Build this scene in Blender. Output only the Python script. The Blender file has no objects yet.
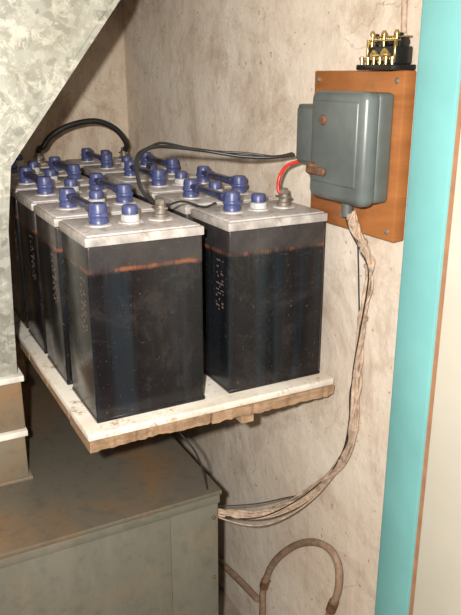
import bpy, math, random
from mathutils import Vector
import bmesh
random.seed(4)
C=bpy.context
FLOOR=-0.22
# ---------------------------------------------------------------- materials
class M:
    def __init__(s,name,rough=0.6,metal=0.0,spec=0.5,coat=0.0):
        s.m=bpy.data.materials.new(name); s.m.use_nodes=True
        s.n=s.m.node_tree.nodes; s.l=s.m.node_tree.links
        s.b=s.n['Principled BSDF']
        s.b.inputs['Roughness'].default_value=rough
        s.b.inputs['Metallic'].default_value=metal
        s.b.inputs['Specular IOR Level'].default_value=spec
        s.b.inputs['Coat Weight'].default_value=coat
        s.tc=s.n.new('ShaderNodeTexCoord')
    def map(s,scale=(1,1,1),loc=(0,0,0),rot=(0,0,0)):
        mp=s.n.new('ShaderNodeMapping'); mp.inputs['Scale'].default_value=scale
        mp.inputs['Location'].default_value=loc; mp.inputs['Rotation'].default_value=rot
        s.l.new(s.tc.outputs['Object'],mp.inputs[0]); return mp.outputs[0]
    def noise(s,sc,detail=6,rough=0.6,vec=None,dist=0):
        n=s.n.new('ShaderNodeTexNoise'); n.inputs['Scale'].default_value=sc
        n.inputs['Detail'].default_value=detail; n.inputs['Roughness'].default_value=rough
        n.inputs['Distortion'].default_value=dist
        s.l.new(vec or s.tc.outputs['Object'],n.inputs['Vector']); return n.outputs['Fac']
    def ramp(s,f,stops):
        r=s.n.new('ShaderNodeValToRGB'); e=r.color_ramp.elements
        while len(e)<len(stops): e.new(0.5)
        for i,(p,c) in enumerate(stops):
            e[i].position=p
            e[i].color=(c,c,c,1) if isinstance(c,(int,float)) else (*c,1)
        s.l.new(f,r.inputs[0]); return r.outputs[0]
    def mix(s,f,a,b,mode='MIX'):
        x=s.n.new('ShaderNodeMix'); x.data_type='RGBA'; x.blend_type=mode
        for v,i in ((f,0),(a,6),(b,7)):
            if isinstance(v,(int,float)): x.inputs[i].default_value=v
            elif isinstance(v,tuple): x.inputs[i].default_value=(*v,1)
            else: s.l.new(v,x.inputs[i])
        return x.outputs[2]
    def math(s,op,a,b=0.0):
        x=s.n.new('ShaderNodeMath'); x.operation=op
        for v,i in ((a,0),(b,1)):
            if isinstance(v,(int,float)): x.inputs[i].default_value=v
            else: s.l.new(v,x.inputs[i])
        return x.outputs[0]
    def sep(s,vec=None):
        x=s.n.new('ShaderNodeSeparateXYZ'); s.l.new(vec or s.tc.outputs['Object'],x.inputs[0]); return x.outputs
    def col(s,c):
        if isinstance(c,tuple): s.b.inputs['Base Color'].default_value=(*c,1)
        else: s.l.new(c,s.b.inputs['Base Color'])
        return s
    def rough(s,c): s.l.new(c,s.b.inputs['Roughness']); return s
    def bump(s,f,st=0.3,d=0.01):
        b=s.n.new('ShaderNodeBump'); b.inputs['Strength'].default_value=st; b.inputs['Distance'].default_value=d
        s.l.new(f,b.inputs['Height']); s.l.new(b.outputs[0],s.b.inputs['Normal']); return s

def simple(name,c,rough=0.5,metal=0,var=0.25,sc=20,coat=0,spec=0.5,dirt=None):
    m=M(name,rough,metal,spec,coat); n=m.noise(sc)
    d=tuple(x*(1-var) for x in c); l=tuple(min(1,x*(1+var*0.5)) for x in c)
    k=m.ramp(n,[(0.3,d),(0.7,l)])
    if dirt: k=m.mix(m.ramp(m.noise(sc*0.9,8,0.8,dist=0.4),[(0.50,0),(0.64,0.6)]),k,dirt)
    m.col(k); m.bump(n,0.08,0.003); return m.m

def wallmat(name,base,dark,stain,amt=1.0):
    m=M(name,0.85,0,0.2)
    n1=m.noise(2.2,9,0.68,dist=0.5); n2=m.noise(8,9,0.75,dist=0.3)
    c=m.mix(m.ramp(n1,[(0.40,0),(0.60,1)]),base,dark)
    c=m.mix(m.ramp(n2,[(0.53,0),(0.68,0.6*amt)]),c,stain)
    n3=m.noise(1,6,0.7,vec=m.map((11,11,0.9)))
    c=m.mix(m.ramp(n3,[(0.60,0),(0.72,0.35*amt)]),c,stain)
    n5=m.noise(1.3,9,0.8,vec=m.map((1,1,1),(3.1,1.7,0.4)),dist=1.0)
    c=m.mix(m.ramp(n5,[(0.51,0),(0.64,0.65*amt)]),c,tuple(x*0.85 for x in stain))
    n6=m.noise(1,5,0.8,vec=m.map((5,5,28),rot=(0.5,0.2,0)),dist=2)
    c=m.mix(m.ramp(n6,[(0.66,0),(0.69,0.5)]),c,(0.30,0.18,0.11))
    # hairline cracks
    nz=m.n.new('ShaderNodeTexNoise'); nz.inputs['Scale'].default_value=4; nz.inputs['Detail'].default_value=8; m.l.new(m.tc.outputs['Object'],nz.inputs['Vector'])
    ad=m.n.new('ShaderNodeVectorMath'); ad.operation='MULTIPLY_ADD'; ad.inputs[1].default_value=(0.35,0.35,0.35)
    m.l.new(nz.outputs['Color'],ad.inputs[0]); m.l.new(m.tc.outputs['Object'],ad.inputs[2])
    vo=m.n.new('ShaderNodeTexVoronoi'); vo.feature='DISTANCE_TO_EDGE'; vo.inputs['Scale'].default_value=3.2; m.l.new(ad.outputs[0],vo.inputs['Vector'])
    cr=m.math('MULTIPLY',m.ramp(vo.outputs[0],[(0.0,1),(0.007,0)]),m.ramp(m.noise(2.7,3,0.5),[(0.50,0),(0.60,0.45)]))
    c=m.mix(cr,c,(0.26,0.17,0.11))
    n4=m.noise(55,4,0.6)
    c=m.mix(m.ramp(n4,[(0.665,0),(0.70,0.6)]),c,(0.25,0.14,0.08))
    m.col(c)
    m.bump(m.noise(14,8,0.6),0.4,0.013); return m.m
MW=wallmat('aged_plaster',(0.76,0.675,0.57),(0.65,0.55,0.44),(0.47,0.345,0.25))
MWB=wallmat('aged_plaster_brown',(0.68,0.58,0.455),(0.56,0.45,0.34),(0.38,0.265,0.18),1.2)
MFLOOR=simple('concrete_floor',(0.3,0.24,0.19),0.9,var=0.4,sc=8)
MCEIL=simple('ceiling_paint',(0.6,0.55,0.48),0.9)

def galv(name,a,b,c,sc):
    m=M(name,0.45,0.45,0.5)
    v=m.n.new('ShaderNodeTexVoronoi'); v.inputs['Scale'].default_value=sc
    nz=m.n.new('ShaderNodeTexNoise'); nz.inputs['Scale'].default_value=30; nz.inputs['Detail'].default_value=5; m.l.new(m.tc.outputs['Object'],nz.inputs['Vector'])
    add=m.n.new('ShaderNodeVectorMath'); add.operation='MULTIPLY_ADD'
    m.l.new(nz.outputs['Color'],add.inputs[0]); add.inputs[1].default_value=(0.05,0.05,0.05); m.l.new(m.tc.outputs['Object'],add.inputs[2])
    m.l.new(add.outputs[0],v.inputs['Vector'])
    s=m.sep(v.outputs['Color'])
    col=m.ramp(s[0],[(0.0,a),(1.0,b)])
    n=m.noise(22,9,0.8,dist=0.5)
    col=m.mix(m.ramp(n,[(0.50,0),(0.58,0.8)]),col,c)
    n2=m.noise(5,8,0.7)
    col=m.mix(m.ramp(n2,[(0.50,0),(0.68,0.6)]),col,(0.28,0.25,0.18))
    m.col(col); m.rough(m.ramp(s[1],[(0,0.34),(1,0.6)]))
    return m.m
MG=galv('galvanised_steel',(0.29,0.285,0.235),(0.45,0.44,0.37),(0.62,0.59,0.50),45)
def dusty(name,metal_c,dust,amt,streak=0.0,metal=0.15,rough=0.55):
    m=M(name,rough,metal,0.45)
    n=m.noise(3,8,0.7,dist=0.8); n2=m.noise(30,6,0.7)
    c=m.mix(m.ramp(n,[(amt-0.10,0),(amt+0.08,0.85)]),metal_c,dust)
    c=m.mix(m.ramp(n2,[(0.5,0),(0.75,0.5)]),c,tuple(x*0.5 for x in metal_c))
    if streak:
        n3=m.noise(1,6,0.7,vec=m.map((6,6,1.2)))
        c=m.mix(m.ramp(n3,[(0.45,0),(0.75,streak)]),c,tuple(min(1,x*1.7) for x in metal_c))
    m.col(c); m.bump(n2,0.10,0.003); return m.m
MCT=dusty('dusty_cabinet_top',(0.20,0.18,0.14),(0.29,0.185,0.10),0.55,0,0.45,0.38)
MCF=dusty('cabinet_front_metal',(0.20,0.19,0.15),(0.26,0.20,0.13),0.62,0.45,0.35,0.42)
MBRN=dusty('brown_duct_metal',(0.23,0.19,0.13),(0.30,0.17,0.08),0.50)
MGASK=simple('white_gasket',(0.8,0.77,0.68),0.7)
MTEAL=simple('turquoise_paint',(0.19,0.47,0.46),0.42,var=0.12,sc=5)
MTEAL2=simple('turquoise_edge_paint',(0.12,0.38,0.40),0.4,var=0.15,sc=5)
MDOOR=simple('cream_door_paint',(0.70,0.66,0.55),0.45,var=0.08,sc=4)
MRED=simple('reddish_wood_gap',(0.40,0.19,0.10),0.6)

def wood(name,a,b,sc=(3,3,40),rough=0.5,grime=None):
    m=M(name,rough); v=m.map(sc); n=m.noise(1,8,0.65,vec=v,dist=0.8)
    c=m.ramp(n,[(0.3,a),(0.7,b)]); n2=m.noise(9)
    c=m.mix(m.ramp(n2,[(0.55,0),(0.75,0.5)]),c,tuple(x*0.4 for x in a))
    if grime: c=m.mix(m.ramp(m.noise(14,7,0.75),[(0.47,0),(0.62,0.7)]),c,grime)
    m.col(c); m.bump(n,0.2,0.005); return m.m
MBOARD=wood('varnished_board',(0.25,0.088,0.026),(0.40,0.155,0.048),(3,3,24),0.38)
MPLANK=wood('rough_plank',(0.24,0.14,0.075),(0.46,0.30,0.18),(6,30,60),0.9,(0.16,0.095,0.05))
def whiteboard():
    m=M('chipped_white_paint',0.6); n=m.noise(26,8,0.78)
    c=m.mix(m.ramp(n,[(0.55,0),(0.62,1)]),(0.73,0.68,0.59),(0.38,0.25,0.15))
    c=m.mix(m.ramp(m.noise(7,7,0.7),[(0.47,0),(0.68,0.6)]),c,(0.46,0.34,0.24))
    m.col(c); m.bump(n,0.3,0.005); return m.m
MWHITE=whiteboard()

def casemat():
    m=M('smoked_battery_case',0.14,0,0.30,0.0)
    s=m.sep(); x,y,z=s[0],s[1],s[2]
    oi=m.n.new('ShaderNodeObjectInfo')
    rv=m.math('MULTIPLY',oi.outputs['Random'],7.0)
    cx=m.n.new('ShaderNodeCombineXYZ'); m.l.new(rv,cx.inputs[0]); m.l.new(rv,cx.inputs[1]); m.l.new(rv,cx.inputs[2])
    va=m.n.new('ShaderNodeVectorMath'); va.operation='ADD'
    m.l.new(m.tc.outputs['Object'],va.inputs[0]); m.l.new(cx.outputs[0],va.inputs[1])
    P=va.outputs[0]
    def sc(v,k):
        q=m.n.new('ShaderNodeVectorMath'); q.operation='MULTIPLY'; q.inputs[1].default_value=k
        m.l.new(v,q.inputs[0]); return q.outputs[0]
    nb=m.noise(7,7,0.65,vec=P)
    base=m.ramp(nb,[(0.3,(0.004,0.0035,0.004)),(0.75,(0.012,0.010,0.011))])
    nv=m.noise(1,3,0.5,vec=sc(P,(22,22,0.7)))
    base=m.mix(m.ramp(nv,[(0.48,0),(0.62,0.7)]),base,(0.014,0.019,0.024))
    up=m.ramp(z,[(0.335,0.0),(0.350,1.0)])
    base=m.mix(m.math('MULTIPLY',up,0.8),base,m.ramp(nb,[(0.35,(0.026,0.023,0.024)),(0.7,(0.065,0.055,0.050))]))
    nl=m.noise(16,5,0.75,vec=P)
    zz=m.math('ADD',z,m.math('MULTIPLY',nl,0.014))
    band=m.ramp(zz,[(0.345,0),(0.3485,1),(0.351,1),(0.356,0)])
    nm=m.noise(1,5,0.75,vec=sc(P,(20,20,3)))
    band=m.math('MULTIPLY',band,m.ramp(nm,[(0.44,0.05),(0.62,0.85)]))
    base=m.mix(band,base,(0.24,0.08,0.035))
    dr=m.math('MULTIPLY',m.ramp(m.noise(1,5,0.7,vec=sc(P,(45,45,1.5))),[(0.60,0),(0.70,0.30)]),m.ramp(z,[(0.15,0),(0.34,1)]))
    base=m.mix(dr,base,(0.13,0.065,0.04))
    ns=m.noise(1,8,0.75,vec=sc(P,(10,10,55)),dist=1.5)
    scr=m.math('MULTIPLY',m.ramp(ns,[(0.67,0),(0.70,1)]),m.ramp(m.noise(5,2,0.5,vec=P),[(0.5,0),(0.6,0.5)]))
    base=m.mix(scr,base,(0.33,0.27,0.22))
    film=m.noise(5,9,0.82,vec=P,dist=0.6)
    base=m.mix(m.ramp(film,[(0.52,0),(0.72,0.13)]),base,(0.20,0.16,0.14))
    nd=m.noise(150,3,0.6,vec=P)
    base=m.mix(m.ramp(nd,[(0.66,0),(0.72,0.5)]),base,(0.24,0.19,0.15))
    m.col(base)
    m.rough(m.ramp(m.noise(8,6,0.7,vec=P),[(0.3,0.10),(0.75,0.36)]))
    return m.m
MCASE=casemat()
def lidmat():
    m=M('grey_battery_lid',0.42); n=m.noise(14,7,0.7)
    c=m.ramp(n,[(0.35,(0.42,0.385,0.365)),(0.7,(0.60,0.57,0.555))])
    n2=m.noise(32,7,0.8,dist=0.4)
    c=m.mix(m.ramp(n2,[(0.52,0),(0.62,0.75)]),c,(0.24,0.165,0.115))
    m.col(c); return m.m
MLID=lidmat()
MLIDRIM=simple('lid_rim_plastic',(0.50,0.455,0.415),0.4,sc=18,var=0.5,dirt=(0.22,0.15,0.10))
MBLUE=simple('blue_cap_plastic',(0.06,0.075,0.20),0.38,var=0.4,sc=60,dirt=(0.12,0.11,0.14))
MBLUED=simple('blue_link_sleeve',(0.042,0.048,0.11),0.3,var=0.5,sc=40)
MPLUG=simple('white_plug_collar',(0.55,0.55,0.53),0.4,dirt=(0.3,0.24,0.2),sc=50)
MLEAD=simple('lead_grey',(0.28,0.25,0.21),0.5,0.5,var=0.5,sc=60,dirt=(0.30,0.17,0.08))
MBLK=simple('black_rubber',(0.018,0.017,0.016),0.4,var=0.3)
MREDC=simple('red_cable_sheath',(0.60,0.03,0.015),0.35)
MENC=simple('grey_enclosure_enamel',(0.118,0.135,0.128),0.33,var=0.3,sc=9)
MENC2=simple('grey_enclosure_side',(0.10,0.11,0.10),0.45,var=0.25,sc=12)
MRUST=simple('rusty_steel',(0.20,0.10,0.055),0.7,0.3,var=0.5,sc=60)
MTAPE=simple('beige_cable_wrap',(0.46,0.335,0.24),0.8,var=0.5,sc=45)
MHOSE=simple('brown_hose',(0.30,0.20,0.13),0.6,var=0.4,sc=50)
MBRASS=simple('brass',(0.62,0.45,0.18),0.3,0.85,var=0.4,sc=60)
MBAKE=simple('black_bakelite',(0.015,0.014,0.013),0.25)
MLABEL=simple('worn_print',(0.20,0.13,0.10),0.6,var=0.6,sc=200)
MSTEEL=simple('dull_screw_steel',(0.5,0.45,0.38),0.35,0.8)

# ---------------------------------------------------------------- geometry helpers
def addobj(name,me,mat,parent=None,loc=(0,0,0)):
    o=bpy.data.objects.new(name,me); C.collection.objects.link(o)
    if mat and not me.materials: me.materials.append(mat)
    o.location=loc
    if parent: o.parent=parent
    return o
def empty(name,loc=(0,0,0)):
    e=bpy.data.objects.new(name,None); e.empty_display_size=0.05; e.location=loc
    C.collection.objects.link(e); return e
def smooth(me,ang=40):
    for p in me.polygons: p.use_smooth=True
    try: me.set_sharp_from_angle(angle=math.radians(ang))
    except Exception: pass
def bmbox(bm,x0,x1,y0,y1,z0,z1,bev=0,seg=2):
    r=bmesh.ops.create_cube(bm,size=1); vs=r['verts']
    for v in vs:
        v.co=Vector((x0 if v.co.x<0 else x1,y0 if v.co.y<0 else y1,z0 if v.co.z<0 else z1))
    if bev:
        es=list({e for v in vs for e in v.link_edges})
        bmesh.ops.bevel(bm,geom=es,offset=bev,segments=seg,profile=0.5,affect='EDGES')
def box(name,x0,x1,y0,y1,z0,z1,mat,bev=0,parent=None,seg=2):
    bm=bmesh.new(); bmbox(bm,x0,x1,y0,y1,z0,z1,bev,seg)
    me=bpy.data.meshes.new(name); bm.to_mesh(me); bm.free()
    if bev: smooth(me)
    return addobj(name,me,mat,parent)
def lathe(bm,prof,c=(0,0,0),axis='z',n=24,rib=0):
    rings=[]
    for (r,h) in prof:
        ring=[]
        for i in range(n):
            a=2*math.pi*i/n; rr=r*(1-(rib if i%2 else 0))
            p=(rr*math.cos(a),rr*math.sin(a),h)
            if axis=='x': p=(h,p[0],p[1])
            elif axis=='y': p=(p[1],h,p[0])
            ring.append(bm.verts.new((c[0]+p[0],c[1]+p[1],c[2]+p[2])))
        rings.append(ring)
    for a,b in zip(rings,rings[1:]):
        for i in range(n): bm.faces.new((a[i],a[(i+1)%n],b[(i+1)%n],b[i]))
    bm.faces.new(list(reversed(rings[0]))); bm.faces.new(rings[-1])
def mk(name,bm,mat,parent=None,loc=(0,0,0),ang=40):
    bmesh.ops.recalc_face_normals(bm,faces=bm.faces[:])
    me=bpy.data.meshes.new(name); bm.to_mesh(me); bm.free(); smooth(me,ang)
    return addobj(name,me,mat,parent,loc)
def cat(pts,k=10):
    pts=[Vector(p) for p in pts]; P=[2*pts[0]-pts[1]]+pts+[2*pts[-1]-pts[-2]]; out=[]
    for i in range(1,len(P)-2):
        a,b,c,d=P[i-1:i+3]
        for j in range(k):
            t=j/k
            out.append(0.5*((2*b)+(c-a)*t+(2*a-5*b+4*c-d)*t*t+(3*b-a-3*c+d)*t**3))
    out.append(pts[-1]); return out
def tubes(name,paths,mat,parent=None):
    cu=bpy.data.curves.new(name,'CURVE'); cu.dimensions='3D'; cu.bevel_depth=1; cu.bevel_resolution=3; cu.use_fill_caps=True
    for pts,r in paths:
        s=cu.splines.new('POLY'); s.points.add(len(pts)-1)
        for i,p in enumerate(pts):
            s.points[i].co=(*p,1); s.points[i].radius=r
    t=bpy.data.objects.new('tmp',cu); C.collection.objects.link(t)
    dg=C.evaluated_depsgraph_get(); me=bpy.data.meshes.new_from_object(t.evaluated_get(dg))
    bpy.data.objects.remove(t); me.name=name; me.materials.clear(); smooth(me,60)
    return addobj(name,me,mat,parent)
def helix(path,rad,turns,phase,wob=0.0):
    out=[]; n=len(path)
    for i,p in enumerate(path):
        t=(path[min(i+1,n-1)]-path[max(i-1,0)]).normalized()
        u=t.cross(Vector((1,0.05,0.02))).normalized(); v=t.cross(u)
        a=phase+turns*2*math.pi*i/n+wob*math.sin(i*0.11+phase*3)
        r=rad*(1+0.35*wob*math.sin(i*0.07+phase*5))
        out.append(p+u*r*math.cos(a)+v*r*math.sin(a))
    return out

# ---------------------------------------------------------------- room
WX=1.029; WY=2.858; CZ=2.55
box('floor',-1.6,WX+0.12,-1.4,WY+0.12,FLOOR-0.1,FLOOR,MFLOOR)
box('ceiling',-1.6,WX+0.12,0.9,WY+0.12,CZ,CZ+0.08,MCEIL)
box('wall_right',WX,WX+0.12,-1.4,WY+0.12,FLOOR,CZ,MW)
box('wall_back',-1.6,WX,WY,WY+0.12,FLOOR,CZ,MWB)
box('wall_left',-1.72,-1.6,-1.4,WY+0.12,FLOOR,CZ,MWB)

df=empty('door_frame',(0,0,0))
box('jamb_face',0.992,WX,1.000,1.108,FLOOR,CZ,MTEAL,0.003,df)
box('jamb_return',0.998,WX,1.108,1.116,FLOOR,CZ,MTEAL2,0.002,df)
box('rebate_strip',1.000,WX,0.988,1.000,FLOOR,CZ,MRED,0,df)
dr=empty('door_1')
box('leaf',0.996,WX,0.10,0.986,FLOOR+0.01,CZ-0.05,MDOOR,0.004,dr)
bm=bmesh.new(); lathe(bm,[(0.012,0),(0.012,-0.03),(0.026,-0.04),(0.028,-0.055),(0.015,-0.065)],(0.996,0.18,0.85),'x'); mk('knob',bm,MBRASS,dr)

# ---------------------------------------------------------------- duct
def prism(name,poly,y0,y1,mat,parent,bev=0.003):
    bm=bmesh.new()
    a=[bm.verts.new((x,y0,z)) for x,z in poly]; b=[bm.verts.new((x,y1,z)) for x,z in poly]
    bm.faces.new(a); bm.faces.new(list(reversed(b)))
    n=len(poly)
    for i in range(n): bm.faces.new((a[i],b[i],b[(i+1)%n],a[(i+1)%n]))
    bmesh.ops.bevel(bm,geom=bm.edges[:],offset=bev,segments=2,affect='EDGES')
    return mk(name,bm,mat,parent,ang=30)
du=empty('galvanised_ventilation_duct')
prism('hood_body',[(-0.10,0.905),(0.312,0.905),(0.324,1.30),(0.346,1.464),(0.50,1.664),(0.66,1.870),(0.86,2.13),(0.86,CZ-0.002),(-0.45,CZ-0.002),(-0.45,1.87),(-0.13,1.464)],1.83,2.25,MG,du)
prism('seam_strip',[(0.292,0.91),(0.312,0.91),(0.326,1.30),(0.348,1.462),(0.330,1.470),(0.308,1.30)],1.827,1.832,MG,du,0.001)
prism('flange_edge',[(0.348,1.462),(0.662,1.868),(0.652,1.877),(0.338,1.471)],1.824,1.832,MG,du,0.001)
box('gasket_1',-0.13,0.326,1.815,2.26,0.888,0.905,MGASK,0.002,du)
box('lower_neck',-0.12,0.320,1.825,2.25,0.742,0.888,MBRN,0.006,du)
box('gasket_2',-0.13,0.322,1.815,2.26,0.724,0.742,MGASK,0.002,du)
box('neck_base',-0.12,0.316,1.825,2.25,0.592,0.724,MBRN,0.006,du)
box('neck_base_flange',-0.13,0.324,1.812,2.26,0.588,0.598,MBRN,0.002,du)

# ---------------------------------------------------------------- metal cabinet
cb=empty('metal_cabinet')
box('top_plate',-0.75,0.772,1.512,2.70,0.574,0.588,MCT,0.003,cb)
box('top_rim',-0.745,0.768,1.518,2.69,0.545,0.574,MCF,0.003,cb)
box('body',-0.735,0.758,1.528,2.68,FLOOR,0.545,MCF,0.004,cb)
box('corner_strip',0.62,0.764,1.524,1.56,FLOOR,0.545,MCF,0.002,cb)
bm=bmesh.new()
for z in (0.50,0.3,0.1): lathe(bm,[(0.006,0),(0.006,-0.004),(0.003,-0.006)],(0.75,1.524,z),'y',10)
mk('screws',bm,MRUST,cb)

# ---------------------------------------------------------------- shelf
ST=0.945
sh=empty('battery_shelf')
SX=1.004
box('painted_board',0.361,SX,1.338,2.76,ST-0.018,ST,MWHITE,0.004,sh)
def ragged(bm,x0,x1,y0,y1,z0,z1,amp,n=34):
    top=[];bot=[];topb=[];botb=[]; dz=0
    for i in range(n+1):
        x=x0+(x1-x0)*i/n; dz=dz*0.75+random.uniform(-0.5,0.5)*amp; dy=random.uniform(-0.0025,0.0025)
        top.append(bm.verts.new((x,y0+dy,z1))); bot.append(bm.verts.new((x,y0+dy+0.003,z0+dz)))
        topb.append(bm.verts.new((x,y1,z1))); botb.append(bm.verts.new((x,y1,z0+dz*0.4)))
    for i in range(n):
        bm.faces.new((bot[i],bot[i+1],top[i+1],top[i])); bm.faces.new((top[i],top[i+1],topb[i+1],topb[i]))
        bm.faces.new((topb[i],topb[i+1],botb[i+1],botb[i])); bm.faces.new((botb[i],botb[i+1],bot[i+1],bot[i]))
    bm.faces.new((bot[0],top[0],topb[0],botb[0])); bm.faces.new((bot[n],botb[n],topb[n],top[n]))
bm=bmesh.new()
ragged(bm,0.364,0.655,1.341,1.50,ST-0.046,ST-0.0182,0.004)
ragged(bm,0.657,SX-0.001,1.335,1.50,ST-0.044,ST-0.0182,0.004)
for i in range(6):
    y=1.505+i*0.205; bmbox(bm,0.364,SX-0.002,y,y+0.200,ST-0.044,ST-0.0182,0.003,1)
mk('rough_planks',bm,MPLANK,sh,ang=20)
bm=bmesh.new()
bmbox(bm,0.742,0.778,1.350,2.70,ST-0.074,ST-0.043,0.003,1)
bmbox(bm,0.40,0.45,1.75,2.70,ST-0.085,ST-0.044,0.003,1)
bmbox(bm,0.985,WX-0.001,1.50,2.70,ST-0.08,ST-0.044,0.003,1)
mk('bearers',bm,MPLANK,sh)
bm=bmesh.new()
bmbox(bm,0.70,0.735,1.90,1.94,0.589,ST-0.044,0.003,1); bmbox(bm,0.42,0.46,2.5,2.55,0.589,ST-0.085,0.003,1)
mk('props',bm,MPLANK,sh)
tubes('hook_wire',[(cat([(0.62,1.62,ST-0.045),(0.63,1.60,0.83),(0.66,1.57,0.78),(0.70,1.54,0.72),(0.72,1.53,0.66),(0.735,1.53,0.592)]),0.0025)],MBLK,sh)

# ---------------------------------------------------------------- batteries
BW,BD,BH=0.263,0.198,0.400; PITCH=0.231
TX=(0.060,0.132,0.205); TY=BD/2; LZ=0.424
bm=bmesh.new(); bmbox(bm,0,BW,0,BD,0.004,BH,0.006,3)
bmbox(bm,-0.001,BW+0.001,-0.001,BD+0.001,0.0,0.010,0.002,1)
bmesh.ops.recalc_face_normals(bm,faces=bm.faces[:]); me_case=bpy.data.meshes.new('case'); bm.to_mesh(me_case); bm.free(); smooth(me_case); me_case.materials.append(MCASE)
bm=bmesh.new(); bmbox(bm,-0.003,BW+0.003,-0.003,BD+0.003,BH-0.002,BH+0.018,0.003,2)
me_rim=bpy.data.meshes.new('lid_rim'); bmesh.ops.recalc_face_normals(bm,faces=bm.faces[:]); bm.to_mesh(me_rim); bm.free(); smooth(me_rim); me_rim.materials.append(MLIDRIM)
bm=bmesh.new(); bmbox(bm,0.003,BW-0.003,0.003,BD-0.003,BH+0.016,LZ-0.002,0.003,2)
for x in TX: lathe(bm,[(0.030,LZ-0.006),(0.029,LZ+0.001),(0.024,LZ+0.002)],(x,TY,0))
me_lid=bpy.data.meshes.new('lid'); bmesh.ops.recalc_face_normals(bm,faces=bm.faces[:]); bm.to_mesh(me_lid); bm.free(); smooth(me_lid); me_lid.materials.append(MLID)
bm=bmesh.new()
for k in range(16):
    z=0.20+k*0.008
    y=0.03
    while y<0.065:
        w=random.uniform(0.002,0.008)
        if random.random()<0.55: bmbox(bm,-0.0004,0.0004,y,y+w,z,z+random.uniform(0.002,0.005))
        y+=w+0.003
me_lab=bpy.data.meshes.new('worn_print'); bm.to_mesh(me_lab); bm.free(); me_lab.materials.append(MLABEL)
def cap(x,parent,name):
    bm=bmesh.new(); lathe(bm,[(0.0215,LZ+0.001),(0.0215,LZ+0.010),(0.0195,LZ+0.012),(0.0195,LZ+0.040),(0.017,LZ+0.046),(0.008,LZ+0.047)],(x,TY,0),'z',32,0.05)
    lathe(bm,[(0.0205,LZ+0.016),(0.0222,LZ+0.018),(0.0222,LZ+0.024),(0.0205,LZ+0.026)],(x,TY,0),'z',32)
    return mk(name,bm,MBLUE,parent,ang=50)
def leadpost(x,parent):
    bm=bmesh.new(); lathe(bm,[(0.018,LZ),(0.018,LZ+0.010),(0.013,LZ+0.012),(0.013,LZ+0.030),(0.009,LZ+0.031)],(x,TY,0))
    lathe(bm,[(0.0115,LZ+0.031),(0.0115,LZ+0.041),(0.007,LZ+0.044)],(x,TY,0),'z',6)
    bmbox(bm,x-0.014,x+0.014,TY-0.012,TY+0.02,LZ+0.020,LZ+0.025,0.001,1)
    mk('cable_post',bm,MLEAD,parent)
cols=(0.3953,0.7237); y0=1.379
for ci,cx in enumerate(cols):
    for r in range(6):
        jx=random.uniform(-0.003,0.002) if r else 0
        e=empty('battery_cell',(cx+jx,y0+r*PITCH,ST))
        addobj('case',me_case,None,e); addobj('lid_rim',me_rim,None,e); addobj('lid',me_lid,None,e); addobj('worn_print',me_lab,None,e)
        for ti in (0,2):
            if (r in (0,5)) and ti==2: leadpost(TX[2],e)
            else: cap(TX[ti],e,'terminal_cap')
        bm=bmesh.new(); lathe(bm,[(0.021,LZ+0.001),(0.021,LZ+0.014),(0.0185,LZ+0.016)],(TX[1],TY,0)); mk('plug_collar',bm,MPLUG,e)
        bm=bmesh.new(); lathe(bm,[(0.018,LZ+0.014),(0.018,LZ+0.032),(0.015,LZ+0.036),(0.006,LZ+0.037)],(TX[1],TY,0),'z',28,0.07); mk('vent_plug',bm,MBLUE,e,ang=50)
        if r<5:
            tx=TX[0] if r%2==0 else TX[2]
            bm=bmesh.new()
            bmbox(bm,tx-0.011,tx+0.011,TY+0.012,TY+PITCH-0.012,LZ+0.022,LZ+0.036,0.005,3)
            bmbox(bm,tx-0.013,tx+0.013,TY+0.03,TY+0.06,LZ+0.019,LZ+0.038,0.005,3)
            bmbox(bm,tx-0.013,tx+0.013,TY+PITCH-0.06,TY+PITCH-0.03,LZ+0.019,LZ+0.038,0.005,3)
            mk('cell_link',bm,MBLUED,e)

# ---------------------------------------------------------------- cables on batteries
PZ=ST+LZ+0.024
tubes('black_link_cable',[(cat([(0.600,2.645,PZ),(0.603,2.62,PZ+0.03),(0.612,2.60,1.43),(0.645,2.6,1.468),(0.716,2.6,1.502),(0.810,2.6,1.514),(0.884,2.6,1.485),(0.928,2.605,1.43),(0.929,2.63,PZ+0.006)]),0.0105)],MBLK)
b=cat([(0.600,1.49,PZ),(0.585,1.52,1.412),(0.577,1.54,1.436),(0.583,1.57,1.478),(0.606,1.59,1.505),(0.64,1.60,1.514),(0.688,1.61,1.511),(0.773,1.60,1.499),(0.849,1.56,1.486),(0.911,1.52,1.484),(0.953,1.475,1.492)])
b2=[p+Vector((0.0,0.008,0.004+0.004*math.sin(i*0.25))) for i,p in enumerate(b)]
tubes('black_supply_cable',[(b,0.0045),(b2,0.0030)],MBLK)
tubes('tie_cable',[(cat([(0.612,1.48,PZ),(0.66,1.49,1.40),(0.72,1.50,1.380),(0.78,1.56,1.376)]),0.0025)],MBLK)
tubes('red_supply_cable',[(cat([(0.929,1.49,PZ),(0.922,1.496,1.41),(0.929,1.50,1.440),(0.940,1.485,1.466),(0.958,1.458,1.479)]),0.0045)],MREDC)

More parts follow.
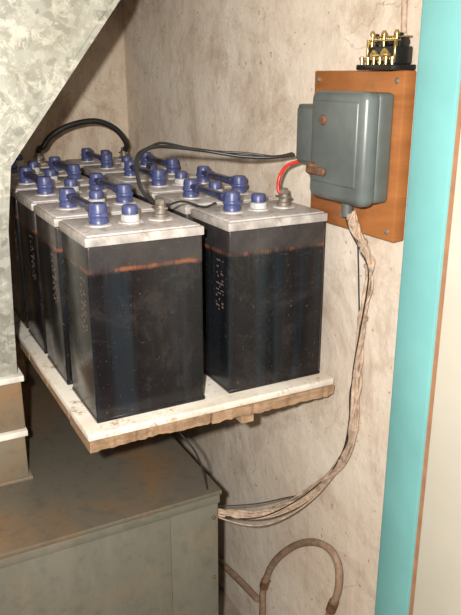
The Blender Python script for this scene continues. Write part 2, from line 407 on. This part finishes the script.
# ---------------------------------------------------------------- mounting board + enclosure
bz0,bz1=1.336,1.686; by0,by1=1.147,1.464; bx=0.996
sb=empty('switch_fuse_box')
box('mounting_board',bx,WX-0.001,by0,by1,bz0,bz1,MBOARD,0.004,sb)
ex=0.918
box('enclosure_base',ex+0.035,bx,1.168,1.362,1.418,1.643,MENC2,0.010,sb,3)
box('enclosure_cover',ex,ex+0.045,1.166,1.364,1.412,1.645,MENC,0.018,sb,5)
box('cover_panel',ex-0.004,ex+0.006,1.186,1.344,1.450,1.625,MENC,0.0045,sb,3)
box('interlock_box',0.950,bx,1.364,1.462,1.476,1.612,MENC2,0.006,sb,3)
box('interlock_lid',0.944,0.952,1.372,1.455,1.484,1.604,MENC,0.003,sb,2)
bm=bmesh.new(); lathe(bm,[(0.011,0.004),(0.011,-0.004),(0.008,-0.008)],(ex-0.004,1.300,1.585),'x',16)
mk('cover_screw',bm,MRUST,sb)
bm=bmesh.new(); lathe(bm,[(0.014,0.004),(0.014,-0.010),(0.009,-0.014)],(ex-0.004,1.335,1.478),'x',16)
bmbox(bm,ex-0.020,ex-0.010,1.275,1.345,1.468,1.484,0.003,1)
mk('rusty_latch',bm,MRUST,sb)
bm=bmesh.new()
for (yy,zz) in ((by0+0.02,bz0+0.02),(by1-0.02,bz0+0.02),(by0+0.02,bz1-0.02),(by1-0.02,bz1-0.02),(1.33,bz0+0.03)):
    lathe(bm,[(0.006,0.002),(0.006,-0.003),(0.003,-0.005)],(bx,yy,zz),'x',12)
mk('board_screws',bm,MSTEEL,sb)
bm=bmesh.new(); lathe(bm,[(0.013,0),(0.013,0.035),(0.016,0.036),(0.016,0.046)],(0.965,1.27,1.376),'z',20); mk('cable_gland',bm,MENC2,sb)

rl=empty('brass_relay')
box('base_block',0.962,WX-0.002,1.150,1.262,1.6865,1.697,MBAKE,0.002,rl)
box('upper_block',0.978,WX-0.004,1.160,1.245,1.697,1.732,MBAKE,0.004,rl)
bm=bmesh.new()
for y in (1.156,1.175,1.194,1.213,1.232,1.252):
    lathe(bm,[(0.0035,1.697),(0.0035,1.706),(0.006,1.706),(0.006,1.711),(0.003,1.713)],(0.969,y,0),'z',12)
for y in (1.165,1.183,1.203,1.222,1.240):
    lathe(bm,[(0.0028,1.730),(0.0028,1.752),(0.0055,1.753),(0.0055,1.757),(0.003,1.762)],(0.984+(0.014 if y in(1.183,1.222) else 0),y,0),'z',12)
bmbox(bm,0.978,0.992,1.158,1.25,1.741,1.744,0.001,1)
bmbox(bm,0.996,1.012,1.150,1.258,1.748,1.751,0.001,1)
bmbox(bm,0.976,0.980,1.158,1.163,1.700,1.745,0.001,1); bmbox(bm,0.976,0.980,1.244,1.249,1.700,1.745,0.001,1)
lathe(bm,[(0.012,0),(0.012,-0.004),(0.005,-0.005),(0.005,-0.010)],(0.978,1.188,1.716),'x',20)
lathe(bm,[(0.010,0),(0.010,-0.004),(0.004,-0.005),(0.004,-0.010)],(0.978,1.222,1.715),'x',20)
lathe(bm,[(0.007,0),(0.007,0.020),(0.009,0.021),(0.009,0.024)],(1.002,1.246,1.738),'y',16)
mk('brass_terminals',bm,MBRASS,rl)
bm=bmesh.new(); lathe(bm,[(0.010,0),(0.010,0.07)],(1.012,1.168,1.740),'y',16)
for y in (1.166,1.182,1.221,1.240): bmbox(bm,0.994,1.002,y,y+0.004,1.730,1.757,0.001,1)
mk('coil',bm,MBAKE,rl)
tubes('spring',[(helix(cat([(0.988,1.170,1.7475),(0.988,1.205,1.7475),(0.988,1.238,1.7475)],60),0.0035,11,0),0.0008)],MBRASS,rl)
tubes('wall_wire',[(cat([(1.022,1.19,1.757),(1.022,1.195,1.85),(1.022,1.20,2.1),(1.022,1.2,CZ-0.001)]),0.006)],MTAPE)

# ---------------------------------------------------------------- cable bundle
path=cat([(0.968,1.262,1.385),(0.985,1.262,1.345),(1.008,1.254,1.300),(1.012,1.238,1.250),(1.012,1.250,1.127),(1.012,1.260,0.995),(1.010,1.253,0.864),(1.008,1.272,0.769),(1.000,1.345,0.650),(0.949,1.417,0.553),(0.879,1.487,0.490),(0.80,1.545,0.485),(0.757,1.58,0.488)],24)
cbun=empty('cable_bundle')
N=len(path)
strands=[]
for k in range(7):
    ph=k*2*math.pi/7
    strands.append((helix(path,0.0078,2.2+0.25*k,ph,1.0),0.0030+0.0008*(k%3)))
strands.append((path,0.0056))
tubes('strands',strands,MTAPE,cbun)
sl=[]
for k,(a,dep) in enumerate(((150,0.024),(165,0.038),(120,0.016))):
    seg=path[a:min(a+110+10*k,N)]; n=len(seg)
    sl.append(([p+Vector((-0.006,0,-dep*math.sin(math.pi*i/(n-1)))) for i,p in enumerate(seg)],0.0024))
tubes('slack_strands',sl,MTAPE,cbun)
wl=[([p+Vector((-0.010,0.012*math.sin(i*0.045+1.0),0.008*math.cos(i*0.06))) for i,p in enumerate(path)],0.0018)]
tail=cat([(1.02,1.30,1.335),(1.022,1.285,1.20),(1.022,1.268,1.02),(1.015,1.285,0.93),(1.012,1.277,0.82),(1.006,1.30,0.71),(0.985,1.40,0.585),(0.93,1.455,0.545),(0.87,1.50,0.52),(0.79,1.555,0.505),(0.757,1.58,0.50)],12)
wl.append((tail,0.0018))
tubes('loose_wires',wl,MBLK,cbun)
bands=[]
for i in range(14,N-8,27):
    t=(path[i+1]-path[i-1]).normalized()
    bands.append(([path[i]-t*0.004,path[i]+t*0.004],0.0122))
tubes('tape_bands',bands,MTAPE,cbun)

hp=cat([(1.000,1.700,FLOOR+0.0),(1.000,1.669,-0.055),(1.0,1.665,0.050),(1.0,1.612,0.186),(1.0,1.511,0.318),(1.0,1.409,0.407),(1.0,1.323,0.444),(1.0,1.275,0.421),(1.0,1.269,0.344),(1.0,1.299,0.247),(1.0,1.33,0.1),(1.0,1.34,FLOOR)],16)
hs=empty('looped_hose')
tubes('hose',[(hp,0.0105)],MHOSE,hs)
tubes('couplings',[([hp[34],hp[38]],0.0145),([hp[-40],hp[-34]],0.0145)],MRUST,hs)
tubes('low_wall_pipe',[(cat([(1.012,2.30,-0.10),(1.012,2.023,-0.078),(1.012,1.824,-0.047),(1.012,1.72,-0.035)]),0.012)],MHOSE)

# ---------------------------------------------------------------- lights
w=bpy.data.worlds.new('world'); C.scene.world=w; w.use_nodes=True
w.node_tree.nodes['Background'].inputs[0].default_value=(1.0,0.93,0.85,1)
w.node_tree.nodes['Background'].inputs[1].default_value=0.30
def area(name,loc,tgt,size,e,col):
    l=bpy.data.lights.new(name,'AREA'); l.size=size; l.energy=e; l.color=col
    o=bpy.data.objects.new(name,l); o.location=loc
    o.rotation_euler=(Vector(tgt)-Vector(loc)).to_track_quat('-Z','Y').to_euler(); C.collection.objects.link(o)
area('camera_flash',(-0.12,-0.04,1.78),(0.8,1.7,1.05),0.04,56,(1,0.965,0.92))
area('fill_light',(-0.9,-0.6,2.3),(0.6,1.8,0.9),0.9,7,(1,0.93,0.83))  # added soft ambient fill from behind the camera, no doorway there

# ---------------------------------------------------------------- camera
cam=bpy.data.cameras.new('camera'); co=bpy.data.objects.new('camera',cam); C.collection.objects.link(co)
cam.sensor_fit='VERTICAL'; cam.sensor_height=24; cam.lens=708/615*24; cam.clip_start=0.02
co.location=(0,0,1.68); co.rotation_euler=(math.radians(90-18.3),0,math.radians(-27.8))
C.scene.camera=co
C.scene.view_settings.view_transform='Standard'
C.scene.view_settings.look='None'
C.scene.view_settings.exposure=0
